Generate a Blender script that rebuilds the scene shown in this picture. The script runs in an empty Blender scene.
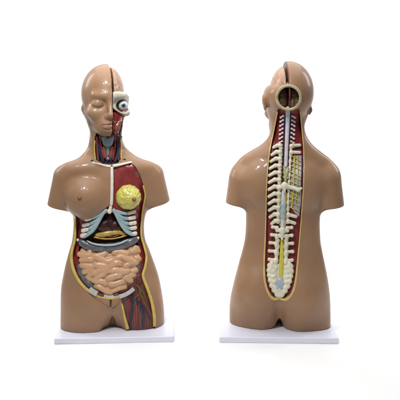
import bpy, math, random
import numpy as np
from mathutils import Vector
from mathutils.bvhtree import BVHTree

random.seed(7)
rng = np.random.default_rng(11)
U = 0.0033                     # metres per modelling unit (the torso is 260 units tall)
HZ, DIST = 209.0, 600.0        # eye height above the base board and viewing distance, in units
SC = bpy.context.scene
COL = SC.collection

# ------------------------------------------------------------------ materials
def new_mat(name, col, rough=0.35, col2=None, nscale=60, stretch=(1, 1, 1), bump=0.0, bscale=90, coat=0.0,
            lo=0.35, hi=0.65, detail=4, spec=0.5, sss=0.0):
    m = bpy.data.materials.new(name); m.use_nodes = True
    nt = m.node_tree; b = nt.nodes['Principled BSDF']
    b.inputs['Roughness'].default_value = rough
    b.inputs['Coat Weight'].default_value = coat
    b.inputs['Coat Roughness'].default_value = 0.07
    b.inputs['Specular IOR Level'].default_value = spec
    if sss:
        b.inputs['Subsurface Weight'].default_value = sss
        b.inputs['Subsurface Radius'].default_value = (0.004, 0.002, 0.001)
        b.inputs['Subsurface Scale'].default_value = 1.0
    tc = nt.nodes.new('ShaderNodeTexCoord'); mp = nt.nodes.new('ShaderNodeMapping')
    mp.inputs['Scale'].default_value = stretch
    nt.links.new(tc.outputs['Object'], mp.inputs['Vector'])
    n = nt.nodes.new('ShaderNodeTexNoise'); n.inputs['Scale'].default_value = nscale; n.inputs['Detail'].default_value = detail
    nt.links.new(mp.outputs['Vector'], n.inputs['Vector'])
    r = nt.nodes.new('ShaderNodeValToRGB')
    c2 = col2 or tuple(c * 0.88 for c in col)
    r.color_ramp.elements[0].position = lo; r.color_ramp.elements[0].color = (*col, 1)
    r.color_ramp.elements[1].position = hi; r.color_ramp.elements[1].color = (*c2, 1)
    nt.links.new(n.outputs['Fac'], r.inputs['Fac'])
    nt.links.new(r.outputs['Color'], b.inputs['Base Color'])
    # slightly uneven gloss
    n3 = nt.nodes.new('ShaderNodeTexNoise'); n3.inputs['Scale'].default_value = 24; n3.inputs['Detail'].default_value = 6
    nt.links.new(tc.outputs['Object'], n3.inputs['Vector'])
    mr = nt.nodes.new('ShaderNodeMapRange'); mr.inputs['To Min'].default_value = max(0.02, rough - 0.08); mr.inputs['To Max'].default_value = rough + 0.1
    nt.links.new(n3.outputs['Fac'], mr.inputs['Value']); nt.links.new(mr.outputs['Result'], b.inputs['Roughness'])
    if bump:
        n2 = nt.nodes.new('ShaderNodeTexNoise'); n2.inputs['Scale'].default_value = bscale; n2.inputs['Detail'].default_value = 3
        nt.links.new(mp.outputs['Vector'], n2.inputs['Vector'])
        bp = nt.nodes.new('ShaderNodeBump'); bp.inputs['Strength'].default_value = bump; bp.inputs['Distance'].default_value = 0.002
        nt.links.new(n2.outputs['Fac'], bp.inputs['Height']); nt.links.new(bp.outputs['Normal'], b.inputs['Normal'])
    return m

M = {}
M['skin'] = new_mat('painted skin', (0.318, 0.183, 0.101), 0.46, (0.278, 0.155, 0.085), 9, bump=0.015, bscale=60, coat=0.26, spec=0.3)
M['areola'] = new_mat('nipple paint', (0.20, 0.075, 0.05), 0.4)
M['lip'] = new_mat('lip paint', (0.32, 0.135, 0.115), 0.3)
M['crease'] = new_mat('dark crease paint', (0.09, 0.045, 0.028), 0.5)
M['muscle'] = new_mat('red muscle', (0.265, 0.031, 0.029), 0.34, (0.165, 0.018, 0.019), 55, (1, 1, 0.35), bump=0.25, bscale=120, coat=0.25)
M['muscle_dark'] = new_mat('dark red muscle', (0.185, 0.042, 0.026), 0.42, (0.05, 0.012, 0.011), 110, (1.8, 1, 0.16), bump=0.35, bscale=130, coat=0.15)
M['back_muscle'] = new_mat('back muscle', (0.235, 0.026, 0.026), 0.45, (0.165, 0.017, 0.019), 60, (1.6, 1, 0.3), bump=0.2, bscale=120)
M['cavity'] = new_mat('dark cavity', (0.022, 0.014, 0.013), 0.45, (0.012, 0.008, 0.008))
M['bone'] = new_mat('cream bone', (0.71, 0.68, 0.53), 0.42, (0.63, 0.585, 0.42), 70, bump=0.15)
M['white_bone'] = new_mat('white bone', (0.72, 0.71, 0.64), 0.38, (0.62, 0.60, 0.50), 90)
M['cartilage'] = new_mat('pale blue cartilage', (0.335, 0.455, 0.48), 0.38, (0.26, 0.37, 0.40), 80, coat=0.15)
M['larynx'] = new_mat('blue grey cartilage', (0.235, 0.315, 0.335), 0.35, (0.185, 0.255, 0.28), 90)
M['fat'] = new_mat('yellow fat', (0.60, 0.475, 0.115), 0.42, (0.50, 0.36, 0.075), 60, bump=0.2)
M['rim'] = new_mat('pale fat rim', (0.60, 0.44, 0.17), 0.42, (0.50, 0.34, 0.115), 60, bump=0.15)
M['gland'] = new_mat('yellow gland', (0.58, 0.53, 0.125), 0.35, (0.46, 0.41, 0.07), 95, bump=0.3, bscale=110, coat=0.2)
M['gut'] = new_mat('salmon intestine', (0.60, 0.355, 0.20), 0.36, (0.54, 0.305, 0.165), 40, coat=0.2)
M['colon'] = new_mat('grey colon', (0.130, 0.135, 0.140), 0.34, (0.075, 0.072, 0.078), 70, bump=0.2, coat=0.3)
M['taenia'] = new_mat('pale blue band', (0.40, 0.50, 0.54), 0.35, (0.33, 0.42, 0.47))
M['liver'] = new_mat('maroon liver', (0.050, 0.014, 0.011), 0.34, (0.026, 0.008, 0.008), 60, spec=0.35)
M['gold'] = new_mat('golden bile', (0.50, 0.33, 0.055), 0.28, (0.36, 0.22, 0.035), 70, coat=0.3)
M['vein'] = new_mat('navy vein', (0.012, 0.022, 0.070), 0.38, (0.010, 0.016, 0.045), coat=0.2)
M['artery'] = new_mat('red artery', (0.30, 0.03, 0.025), 0.35, (0.22, 0.02, 0.02), coat=0.2)
M['nerve'] = new_mat('green nerve', (0.10, 0.135, 0.03), 0.4)
M['thyroid'] = new_mat('brown red gland', (0.22, 0.065, 0.042), 0.32, (0.15, 0.04, 0.03), 80, bump=0.3, coat=0.2)
M['brain'] = new_mat('tan brain', (0.42, 0.24, 0.14), 0.36, (0.36, 0.195, 0.115), 60, bump=0.2, coat=0.2)
M['brain_dark'] = new_mat('brown lobes', (0.30, 0.175, 0.11), 0.45, (0.19, 0.105, 0.065), 60, bump=0.3)
M['eye_white'] = new_mat('eye white', (0.50, 0.51, 0.52), 0.15, coat=0.6)
M['iris'] = new_mat('grey iris', (0.19, 0.24, 0.28), 0.15, (0.10, 0.13, 0.16), 200, coat=0.6)
M['pupil'] = new_mat('black pupil', (0.006, 0.006, 0.006), 0.1, coat=0.6)
M['cord'] = new_mat('white cord', (0.66, 0.65, 0.66), 0.35, (0.55, 0.53, 0.56), 70)
M['disc'] = new_mat('blue grey disc', (0.37, 0.43, 0.47), 0.35, (0.31, 0.37, 0.42), 70)
M['lung'] = new_mat('lavender pleura', (0.46, 0.42, 0.45), 0.42, (0.38, 0.34, 0.38), 40)
M['root'] = new_mat('pink nerve roots', (0.72, 0.64, 0.62), 0.4)
M['ynerve'] = new_mat('yellow nerve', (0.58, 0.50, 0.08), 0.4, (0.50, 0.42, 0.06))
M['greenbone'] = new_mat('green vertebra paint', (0.27, 0.31, 0.13), 0.42, (0.42, 0.42, 0.26), 150, lo=0.4, hi=0.6)
M['board'] = new_mat('white laminate', (0.76, 0.76, 0.86), 0.36, (0.74, 0.74, 0.84), 20, coat=0.1)
M['paper'] = new_mat('white backdrop paper', (0.89, 0.89, 0.89), 0.8, (0.885, 0.885, 0.885), 6, spec=0.1)

# ------------------------------------------------------------------ mesh building
def link(name, verts, faces, mat, parent=None, smooth=True):
    me = bpy.data.meshes.new(name)
    v = np.asarray(verts, dtype=np.float64) * U
    me.from_pydata(v.tolist(), [], [list(map(int, f)) for f in faces])
    if smooth:
        me.polygons.foreach_set('use_smooth', [True] * len(me.polygons))
    me.materials.append(mat); me.update()
    o = bpy.data.objects.new(name, me); COL.objects.link(o)
    if parent is not None: o.parent = parent
    return o

def surfnet(F, xs, ys, zs, smooth=1):
    S = F < 0
    nx, ny, nz = F.shape
    cs = np.zeros((nx-1, ny-1, nz-1), np.int8)
    for i in (0, 1):
        for j in (0, 1):
            for k in (0, 1):
                cs += S[i:nx-1+i, j:ny-1+j, k:nz-1+k]
    cells = np.argwhere((cs > 0) & (cs < 8))
    idx = np.full(cs.shape, -1, np.int64); idx[tuple(cells.T)] = np.arange(len(cells))
    acc = np.zeros((len(cells), 3)); cnt = np.zeros(len(cells))
    I, J, K = cells.T
    ax = (xs, ys, zs)
    for d in range(3):
        for a in (0, 1):
            for b in (0, 1):
                o0 = [0, 0, 0]; o1 = [0, 0, 0]
                e = [q for q in range(3) if q != d]
                o0[e[0]] = a; o0[e[1]] = b; o1[e[0]] = a; o1[e[1]] = b; o1[d] = 1
                f0 = F[I+o0[0], J+o0[1], K+o0[2]]; f1 = F[I+o1[0], J+o1[1], K+o1[2]]
                m = (f0 < 0) != (f1 < 0)
                t = np.where(m, f0 / np.where(m, f0 - f1, 1), 0)
                ijk = (I, J, K)
                for q in range(3):
                    c0 = ax[q][ijk[q] + o0[q]]; c1 = ax[q][ijk[q] + o1[q]]
                    acc[:, q] += np.where(m, c0 + t * (c1 - c0), 0)
                cnt += m
    V = acc / cnt[:, None]
    quads = []
    for d in range(3):
        e = [(1, 2), (2, 0), (0, 1)][d]
        sl0 = [slice(None)] * 3; sl1 = [slice(None)] * 3
        sl0[d] = slice(0, -1); sl1[d] = slice(1, None)
        A = S[tuple(sl0)]; B = S[tuple(sl1)]
        ed = np.argwhere(A != B)
        ok = np.ones(len(ed), bool)
        for q in e:
            ok &= (ed[:, q] >= 1) & (ed[:, q] < F.shape[q] - 1)
        ed = ed[ok]
        if not len(ed): continue
        flip = A[tuple(ed.T)]
        def cell(da, db):
            c = ed.copy(); c[:, e[0]] += da; c[:, e[1]] += db
            return idx[tuple(c.T)]
        q4 = np.stack([cell(-1, -1), cell(0, -1), cell(0, 0), cell(-1, 0)], 1)
        q4[~flip] = q4[~flip][:, ::-1]
        quads.append(q4)
    Q = np.concatenate(quads) if quads else np.zeros((0, 4), int)
    for _ in range(smooth):                      # light relaxation (volume kept by a second, negative pass)
        for lam in (0.5, -0.52):
            s = np.zeros_like(V); c = np.zeros(len(V))
            for a, b in ((0, 1), (1, 2), (2, 3), (3, 0)):
                np.add.at(s, Q[:, a], V[Q[:, b]]); np.add.at(s, Q[:, b], V[Q[:, a]])
                np.add.at(c, Q[:, a], 1); np.add.at(c, Q[:, b], 1)
            V = V + lam * (s / np.maximum(c, 1)[:, None] - V)
    return V, Q

def largest_piece(V, Q):
    lab = np.arange(len(V))
    while True:
        m = lab[Q].min(1); new = lab.copy()
        for c in range(4): np.minimum.at(new, Q[:, c], m)
        new = new[new]
        if (new == lab).all(): break
        lab = new
    ids, cnt = np.unique(lab, return_counts=True); keep = lab == ids[cnt.argmax()]
    idx = np.cumsum(keep)-1
    return V[keep], idx[Q[keep[Q[:, 0]]]]

def smin(a, b, k):
    if k <= 0: return np.minimum(a, b)
    h = np.maximum(k - np.abs(a - b), 0) / k
    return np.minimum(a, b) - h * h * k * 0.25
def smax(a, b, k): return -smin(-a, -b, k)

def f_ell(x, y, z, c, r):
    dx, dy, dz = (x-c[0])/r[0], (y-c[1])/r[1], (z-c[2])/r[2]
    k0 = np.sqrt(dx*dx+dy*dy+dz*dz)
    k1 = np.sqrt((dx/r[0])**2+(dy/r[1])**2+(dz/r[2])**2)
    return k0*(k0-1)/np.maximum(k1, 1e-6)
def f_cap(x, y, z, a, b, r0, r1):
    ba = np.subtract(b, a); L = max(float(ba @ ba), 1e-9)
    h = np.clip(((x-a[0])*ba[0]+(y-a[1])*ba[1]+(z-a[2])*ba[2])/L, 0, 1)
    return np.sqrt((x-a[0]-h*ba[0])**2+(y-a[1]-h*ba[1])**2+(z-a[2]-h*ba[2])**2) - (r0+h*(r1-r0))

def axis(*segs):
    out = []
    for a, b, s in segs:
        n = max(1, round((b-a)/s)); out += list(np.linspace(a, b, n, endpoint=False))
    out.append(segs[-1][1]); return np.array(out)

def build(front):
    # ------------------------------------------------------------------ the body field
    XS = axis((-66, -36, 0.9), (-36, 24, 0.5), (24, 64, 0.9))
    YS = axis((-46, 44, 0.66))
    ZS = axis((-1.6, 183, 0.8), (183, 263, 0.5))
    X, Y, Z = XS[:, None, None], YS[None, :, None], ZS[None, None, :]
    F = np.full((len(XS), len(YS), len(ZS)), 60.0, np.float32)

    def box(lo, hi, pad):
        s = []
        for q, a in enumerate((XS, YS, ZS)):
            i0 = np.searchsorted(a, lo[q]-pad); i1 = np.searchsorted(a, hi[q]+pad)
            s.append(slice(max(0, i0), min(len(a), i1+1)))
        return tuple(s)
    def sub(s): return X[s[0]], Y[:, s[1]], Z[:, :, s[2]]
    def add_ell(c, r, k, neg=False):
        r = np.array(r, float); s = box(np.array(c)-r, np.array(c)+r, k+3)
        d = f_ell(*sub(s), c, r)
        F[s] = smax(F[s], -d, k) if neg else smin(F[s], d, k)
    def add_cap(a, b, r0, r1, k, neg=False):
        m = max(r0, r1); s = box(np.minimum(a, b)-m, np.maximum(a, b)+m, k+3)
        d = f_cap(*sub(s), a, b, r0, r1)
        F[s] = smax(F[s], -d, k) if neg else smin(F[s], d, k)

    # trunk: height, left edge, right edge, front depth, back depth, roundness
    T = np.array([
        (-6, -49.5, 52, 20, 20, 2.3), (16, -49.5, 51.5, 20, 21, 2.3), (26, -49.7, 50.5, 20.5, 21.5, 2.3), (39, -49.2, 48.8, 20.5, 22, 2.3),
        (51, -47.2, 45.8, 20, 21.5, 2.3), (63, -44.6, 41.6, 19, 20, 2.3), (74, -41.6, 37.5, 18, 18, 2.3),
        (83, -39, 34, 17.5, 17, 2.35), (92, -37.8, 32.6, 17.5, 17, 2.4), (104, -37.3, 33, 18.2, 17.6, 2.4), (114, -38.4, 35.4, 19, 18.3, 2.4),
        (125, -40, 37, 19.6, 19, 2.4), (139, -42, 38.5, 19.8, 19.6, 2.4), (149, -43.5, 40, 18.6, 19, 2.3), (156, -43.5, 39.5, 17, 17.6, 2.2),
        (161, -39, 34.5, 15.7, 16.3, 2.1), (165.5, -33.5, 28, 14.6, 15.4, 2.1), (170, -28.6, 21.6, 13.6, 14.8, 2.05), (176, -24.0, 14.6, 13.4, 14.6, 2.0),
        (184, -22.0, 11.0, 13.6, 14.6, 2.0), (194, -21.3, 10.2, 14.5, 15, 2.0), (206, -21, 10, 13.5, 15.5, 2.0), (216, -20, 9, 12, 15, 2.0)])
    if not front:
        T = np.array([
        (-6, -48.5, 50.0, 20, 20, 2.3), (16, -48.6, 50.2, 20, 21, 2.3), (26, -48.6, 49.6, 20.5, 21.5, 2.3), (39, -47.4, 47.0, 20.5, 22, 2.3),
        (51, -45.6, 44.2, 20, 21.5, 2.3), (63, -43.2, 41.0, 19, 20, 2.3), (74, -41.0, 38.0, 18, 18, 2.3),
        (83, -39.4, 36, 17.5, 17, 2.35), (92, -38.8, 35.0, 17.5, 17, 2.4), (104, -38.6, 34.6, 18.2, 17.6, 2.4), (114, -39.4, 34.6, 19, 18.3, 2.4),
        (125, -41, 36, 19.6, 19, 2.4), (139, -45, 39.5, 19.8, 19.6, 2.4), (149, -49, 41.5, 18.6, 19, 2.3), (156, -53, 45, 17, 17.6, 2.2),
        (162, -51.6, 43.2, 15.7, 16.8, 2.1), (166.5, -47.6, 39.4, 14.6, 16.0, 2.1), (170.5, -42.6, 34, 14.0, 15.7, 2.05), (174, -38.0, 28.4, 13.6, 15.4, 2.0),
        (178, -33.2, 21.6, 13.4, 15, 2.0), (182.4, -29.2, 16.0, 13.4, 14.8, 2.0), (189, -25.4, 11.4, 14.2, 15, 2.0), (198, -23.4, 9.5, 14.5, 15.3, 2.0), (206, -23.6, 9.4, 13.5, 15.5, 2.0), (216, -24, 9, 12, 15, 2.0)])
    def prof(col, z):
        # smooth interpolation of the table
        zz = T[:, 0]; v = T[:, col]
        m = np.gradient(v, zz)
        i = np.clip(np.searchsorted(zz, z) - 1, 0, len(zz)-2)
        h = zz[i+1]-zz[i]; t = np.clip((z-zz[i])/h, 0, 1)
        return ((2*t**3-3*t**2+1)*v[i] + (t**3-2*t**2+t)*h*m[i] + (-2*t**3+3*t**2)*v[i+1] + (t**3-t**2)*h*m[i+1])
    s = box((-66, -46, -2), (64, 44, 214), 0)
    xx, yy, zz = sub(s)
    z1 = zz.ravel()
    xl, xr, tf, tb, nn = (prof(c, z1)[None, None, :] for c in range(1, 6))
    cx, w = (xl+xr)/2, (xr-xl)/2
    dep = np.where(yy < 0, tf, tb)
    r = ((np.abs(xx-cx)/w)**nn + (np.abs(yy)/dep)**nn)**(1/nn)
    d = (r-1)*np.minimum(w, dep)
    d = np.maximum(d, zz-214)
    F[s] = d.astype(np.float32)
    # buttocks with their cleft, and thigh fronts
    add_ell((-20, 10, 31), (19, 17.5, 27), 10)
    add_ell((22.5, 10, 31), (19, 17.5, 27), 10)
    add_cap((1.2, 27.5, 25), (1.2, 27, -6), 1.2, 18, 5, neg=True)
    add_cap((1.2, 27.5, 31), (1.2, 22, 12), 2.6, 4.5, 5, neg=True)
    for ex in (-19, 21.5): add_cap((1.2, 29.5, 21), (ex, 33.0, 13), 3.2, 1.6, 7, neg=True)
    add_cap((1.2, 22, 21.5), (1.2, 12, -5), 0.9, 7.0, 3, neg=True)
    add_cap((1.2, 14, 19.5), (1.2, 3, -5), 0.8, 5.5, 2, neg=True)
    add_cap((1.2, 8, 16.5), (1.2, -3, -5), 0.7, 4.0, 2, neg=True)
    add_ell((-24, -7, 8), (19, 13.5, 36), 10)
    add_ell((29, -9, 8), (18, 14, 36), 10)
    add_cap((1, -25, 15), (1, -20.5, -5), 3.0, 14.5, 4, neg=True)
    add_cap((1, -15, 16), (1, -9, -5), 1.0, 4.5, 2.5, neg=True)
    add_cap((1, -12, 16.5), (1, -8, -5), 0.8, 3.0, 2, neg=True)
    if front:
        add_ell((-0.8, -16.4, 27.5), (10.5, 7, 7), 3)
        add_cap((1, -24, 19.5), (1, -20, 8), 0.9, 3.2, 2.5, neg=True)
        add_cap((1, -18, 19), (1, -14, 8), 0.8, 1.8, 2, neg=True)
    # shoulders and arm stumps, cut square to their axis
    ARMS = ((-44.5, -52.6, 117.6, 147.5), (40, 48.6, 119.2, 147.5)) if front else ((-46.6, -51.6, 117.8, 145.5), (39.2, 44.6, 118.6, 144))
    for jx, bx_, bz, jz in ARMS:
        a, b = np.array((jx, 1.0, jz)), np.array((bx_, 1.5, bz))
        ax_ = (b-a)/np.linalg.norm(b-a); far = b+ax_*16
        s = box(np.minimum(a, far)-16, np.maximum(a, far)+16, 6)
        xx, yy, zz = sub(s)
        yq = 1.2 + (yy-1.2)*0.80
        d = f_cap(xx, yq, zz, a, far, 12.6, 9.6)
        cut = (xx-b[0])*ax_[0] + (yy-b[1])*ax_[1] + (zz-b[2])*ax_[2]
        F[s] = smin(F[s], smax(d, cut, 1.6), 7)
    add_ell((-29, -9, 157), (17, 8, 7), 8); add_ell((24, -9, 157), (17, 8, 7), 8)      # collar bones
    add_ell((-24, 13, 140), (15, 8, 19), 9); add_ell((20, 13, 140), (15, 8, 19), 9)    # shoulder blades
    # her right breast; the left one is laid open
    add_ell((-25.4, -14, 128.6), (18.8, 15.2, 18.8), 8)
    # neck muscles
    add_cap((-16, -9, 200), (-10, -12, 166), 5, 4, 6)
    add_cap((6, -7, 198), (2, -12, 166), 5, 4, 6)

    # head, turned a little to her left: u across, v towards the back, from its centre
    HC = np.array((-5.6, 0.0)) if front else np.array((-7.4, 0.0)); YAW = math.radians(8.5)
    def H(u, v, z): return np.array((HC[0] + u*math.cos(YAW) - v*math.sin(YAW), HC[1] + u*math.sin(YAW)*1 + v*math.cos(YAW), z))
    s = box((-42, -46, 180), (30, 40, 263), 0)
    xx, yy, zz = sub(s)
    uu = (xx-HC[0])*math.cos(YAW) + (yy-HC[1])*math.sin(YAW)
    vv = -(xx-HC[0])*math.sin(YAW) + (yy-HC[1])*math.cos(YAW)
    def E(c, r): return f_ell(uu, vv, zz, c, r)
    def K(a, b, r0, r1): return f_cap(uu, vv, zz, a, b, r0, r1)
    h = E((0, 1, 230.5), (24.0, 32, 29.4)) if front else E((0, 1, 232), (24.8, 32, 30.6))
    h = smin(h, E((0, -9, 213), (18.8 if front else 16.5, 20.5, 24)), 8)
    h = smin(h, E((0, -20, 200), (12.5, 11, 10.5)), 7)
    h = smin(h, K((0, -23.5, 196), (0, -25.5, 195.5), 5.0, 4.4), 5)            # chin
    for sg in (-1, 1):
        h = smin(h, K((sg*(16.2 if front else 12.5), 2, 209), (sg*6, -21, 195.5), 4.3, 4.2), 6)     # jaw line
        h = smin(h, E((sg*13.5, -21, 211), (7.5, 7, 6.5)), 6)                  # cheek
        h = smax(h, -E((sg*11, -32.5, 220.5), (8.4, 6.0, 5.2)), 5)               # eye socket
        h = smin(h, E((sg*10.8, -25.0, 219.3), (6.0, 4.2, 4.2)), 1.6)          # closed lid
        h = smin(h, K((sg*4.5, -28.6, 226.8), (sg*13.5, -26.0, 227.6), 1.2, 0.8), 8)   # brow
        h = smin(h, E((sg*2.9, -31.6, 207.3), (2.5, 2.6, 2.2)), 1.6)           # nostril wing
        h = smax(h, -E((sg*1.9, -33.6, 205.0), (0.9, 1.5, 0.9)), 0.6)
    h = smin(h, K((0, -29.0, 223.5), (0, -34.0, 209.4), 2.2, 2.6), 3.2)        # nose
    h = smin(h, E((0, -34.3, 208.8), (2.9, 2.8, 2.5)), 2)
    h = smin(h, E((0, -27.6, 200.2), (8.2, 4.6, 6)), 4)                        # mouth mound
    h = smin(h, K((-5.6, -29.6, 201.3), (5.6, -29.6, 201.3), 1.5, 1.5), 1.6)   # lips
    h = smin(h, K((-4.6, -29.6, 198.5), (4.6, -29.6, 198.5), 1.6, 1.6), 1.6)
    h = smax(h, -K((-7.6, -32.4, 199.9), (7.6, -32.4, 199.9), 0.9, 0.9), 0.9)
    h = smax(h, -K((-5, -32.3, 195.2), (5, -32.3, 195.2), 1.2, 1.2), 2.2)
    EARS = ((-1, 21.2, 214, 0.55),) if front else ((-1, 20.6, 213, 0.42), (1, 23.9, 222.0, 0.95))
    for sg, eu, ez, es in EARS:            # ears
        e = E((sg*eu, 6.5, ez), (2.2*es, 5.0*es, 9.2*es))
        e = smin(e, E((sg*(eu+0.9), 8.6, ez+2.6*es), (2.4*es, 4.2*es, 5.8*es)), 2)
        e = smax(e, -E((sg*(eu+3.0), 4.2, ez+1), (1.8, 3.0*es, 5.2*es)), 1.2)
        h = smin(h, e, 2.5)
    F[s] = smin(F[s], h, 6)
    B = F.copy()                                                                # the intact body
    HEAD_S, HEAD_U, HEAD_V, HEAD_H = s, uu, vv, h
    V0, Q0 = surfnet(B[::2, ::2, ::2], XS[::2], YS[::2], ZS[::2], 1)
    BVH = BVHTree.FromPolygons(V0.tolist(), Q0.tolist())

    def sampB(x, y, z, G=None):
        G = B if G is None else G
        def ix(a, v):
            i = np.clip(np.searchsorted(a, v)-1, 0, len(a)-2); return i, np.clip((v-a[i])/(a[i+1]-a[i]), 0, 1)
        x, y, z = np.broadcast_arrays(x, y, z)
        i, a = ix(XS, x); j, b = ix(YS, y); k, c = ix(ZS, z)
        out = 0
        for di, wa in ((0, 1-a), (1, a)):
            for dj, wb in ((0, 1-b), (1, b)):
                for dk, wc in ((0, 1-c), (1, c)):
                    out = out + G[i+di, j+dj, k+dk]*wa*wb*wc
        return out

    # a point of the photographed front or back, laid on the body's surface (lift > 0 stands proud of it)
    def at(px, py, lift=0.0, back=False, t0=18.0):
        t = t0
        for _ in range(4):
            sc = DIST/(DIST-t)
            zz_ = HZ - (py-115)/sc
            xx_ = (px-111.5)/sc if not back else -(px-281.5)/sc
            hit = BVH.ray_cast(Vector((xx_, 80 if back else -80, zz_)), Vector((0, -1 if back else 1, 0)))
            if hit[0] is None: y_ = 0.0
            else: y_ = hit[0].y
            t = (y_ if back else -y_) + lift
        return np.array((xx_, (t if back else -t), zz_))
    def flatxy(pts, back=False, t=None):
        out = []
        for p in pts:
            q = at(p[0], p[1], 0, back); out.append((q[0], q[2]))
        return out
    def spline(pts, n=8, closed=False):
        P = [np.array(p, float) for p in pts]; out = []
        N = len(P); rng_ = range(N if closed else N-1)
        for i in rng_:
            if closed: p0, p1, p2, p3 = P[i-1], P[i], P[(i+1) % N], P[(i+2) % N]
            else: p0, p1, p2, p3 = P[max(i-1, 0)], P[i], P[i+1], P[min(i+2, N-1)]
            for j in range(n):
                t = j/n
                out.append(0.5*((2*p1)+(-p0+p2)*t+(2*p0-5*p1+4*p2-p3)*t*t+(-p0+3*p1-3*p2+p3)*t**3))
        if not closed: out.append(P[-1])
        return out

    def poly_sd(poly):
        """signed distance to a closed outline on the X-Z grid"""
        px, pz = XS[:, None], ZS[None, :]
        d2 = np.full((len(XS), len(ZS)), 1e9); ins = np.zeros(d2.shape, bool)
        P = np.array(poly)
        for a, b in zip(P, np.roll(P, -1, 0)):
            e = b-a; wx, wz = px-a[0], pz-a[1]
            t = np.clip((wx*e[0]+wz*e[1])/max(e @ e, 1e-9), 0, 1)
            d2 = np.minimum(d2, (wx-t*e[0])**2+(wz-t*e[1])**2)
            c = (a[1] <= pz) != (b[1] <= pz)
            if abs(e[1]) > 1e-9: ins ^= c & (px < a[0]+e[0]*(pz-a[1])/e[1])
        d = np.sqrt(d2); return np.where(ins, -d, d)[:, None, :].astype(np.float32)

    # ---- outlines of the openings
    A_OUT = [(75.6, 214), (80, 217.6), (86, 219.6), (93, 217.8), (99, 213.6), (104, 209.5), (108, 206.5), (110.6, 205), (110.8, 185), (111, 166.4),
             (121, 165), (130.5, 163), (135.5, 167.5), (139.6, 175), (143, 185), (145, 194), (144.2, 202), (142.3, 212), (141.2, 224), (141, 236),
             (143.4, 246), (146.2, 257), (145, 268), (142.6, 277), (146.8, 289), (151, 302), (153.8, 317), (154.6, 333), (127.6, 334),
             (125.2, 320), (122.3, 305), (121.2, 297.2), (112, 298.2), (103, 296.8), (94.5, 292.8), (86, 287), (79, 278.4), (74.4, 268), (72.6, 258),
             (73.2, 249), (75.6, 240), (76.2, 228)]
    A_IN = [(109.6, 213), (103.5, 215), (98, 225), (90, 234), (83, 238.5), (79.5, 246), (78.5, 258), (80.5, 270), (85, 279), (92, 286.5), (101, 291.6),
            (111, 293.6), (122, 291.5), (130.5, 285), (136.5, 276), (139.5, 263), (139.5, 251), (137, 241), (131, 236), (126, 233), (120.5, 225), (114.5, 214)]
    N_OUT = [(97, 132.5), (95.2, 137), (94.6, 148), (95.6, 159.5), (103, 163.6), (111, 164.6), (118, 163), (121, 158.5), (121, 148), (120, 138), (119.4, 132)]
    K_OUT = [(279, 109), (276.8, 122), (274.2, 133), (271.6, 146), (269, 165), (267.5, 188), (267, 210), (266.4, 236), (265.2, 262), (266, 280), (269.4, 292),
             (274, 297.6), (279.6, 298), (285.5, 298.4), (291.5, 294), (295.8, 283), (298, 264), (300.4, 236), (302.8, 205), (304.4, 180), (304.2, 150), (302.6, 133),
             (301, 120), (300, 109)]
    pA = poly_sd(flatxy(A_OUT)); pI = poly_sd(flatxy(A_IN)); pN = poly_sd(flatxy(N_OUT)); pK = poly_sd(flatxy(K_OUT, True))
    FRONT = (Y + 1.0)                 # negative on the front half
    BACK = -(Y + 3.0)
    # pubis-side skin keeps its own thickness: two depths of opening, a shallow one and the deep belly cavity
    cA = np.maximum(np.maximum(pA, -(B+9.0)), FRONT)
    cI = np.maximum(np.maximum(pI, -(B+27.0)), FRONT - 8)
    cN = np.maximum(np.maximum(np.maximum(pN, -(B+7.0)), FRONT), -(Y+18.0))
    cK = np.maximum(np.maximum(pK, -(B+7.5)), BACK)
    S_ = B.copy()
    for c in ((cA, cI, cN) if front else (cK,)): S_ = np.maximum(S_, -c)

    # ---- head openings
    s = HEAD_S; xx, yy, zz = sub(s); tt = -yy
    ucut = xx - (-4.0 + tt*0.15)                       # > 0 on her left of the sagittal cut
    zc = (np.where(tt > 0, 241 - tt*0.36, 241.0) if not front else 226.0 + 0*tt)         # top of the scalp that stays on her left
    right_top = np.minimum(ucut, -smax(-(zz - zc) - 0.0, -60 + 0*zz, 1))   # > 0: scalp lifted off
    right_face = np.minimum(np.minimum(ucut, tt - 5), zz - 186)
    HB = B[s]
    trim = smax(HB, zz - zc, 7 if front else 14)                         # its upper edge rolls over
    S_[s] = np.where(ucut > 0, np.maximum(S_[s], trim), S_[s])
    if front:
        xlim = 12.0 + 4.5*np.clip((zz-204)/9, 0, 1)
        S_[s] = np.where((ucut > 0) & (zz > 188), np.maximum(S_[s], smax(HB, xx - xlim, 5)), S_[s])
    S_[s] = np.maximum(S_[s], np.maximum(right_top, np.minimum(right_face, HB + 12) if front else right_top))
    hole_c = at(289.5, 98, 0, True)
    hr = np.sqrt((xx-hole_c[0])**2 + (zz-hole_c[2])**2)
    if not front: S_[s] = np.maximum(S_[s], -np.maximum(hr-10.2, -(yy-4)))
    S_[s] = np.maximum(S_[s], -f_ell(xx, yy, zz, *(((-6, 6, 229), (19, 23, 21)) if front else ((-8, 8, 226), (16.5, 21, 16)))))
    # ---- creases cut in the skin
    def groove(pts, r, lift=0.0, back=False):
        P = [at(p[0], p[1], lift, back) for p in spline(pts, 4)]
        for a, b in zip(P[:-1], P[1:]):
            q = box(np.minimum(a, b)-r, np.maximum(a, b)+r, 2)
            S_[q] = smax(S_[q], -f_cap(*sub(q), a, b, r, r), 0.7)
    G1 = [(91.5, 293), (97, 299), (104, 304.5), (110, 308)]; G2 = [(122, 301), (117.5, 306), (112.5, 308.6)]; G3 = [(110.8, 297.6), (110.7, 302), (110.6, 307)]
    if front:
        groove(G1, 0.75, -0.1); groove(G2, 0.75, -0.1); groove(G3, 0.9, -0.5)
    else:
        pass
    S_ = np.maximum(S_, -(Z - 0.0))
    VB, QB = surfnet(S_, XS, YS, ZS, 6)

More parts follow.
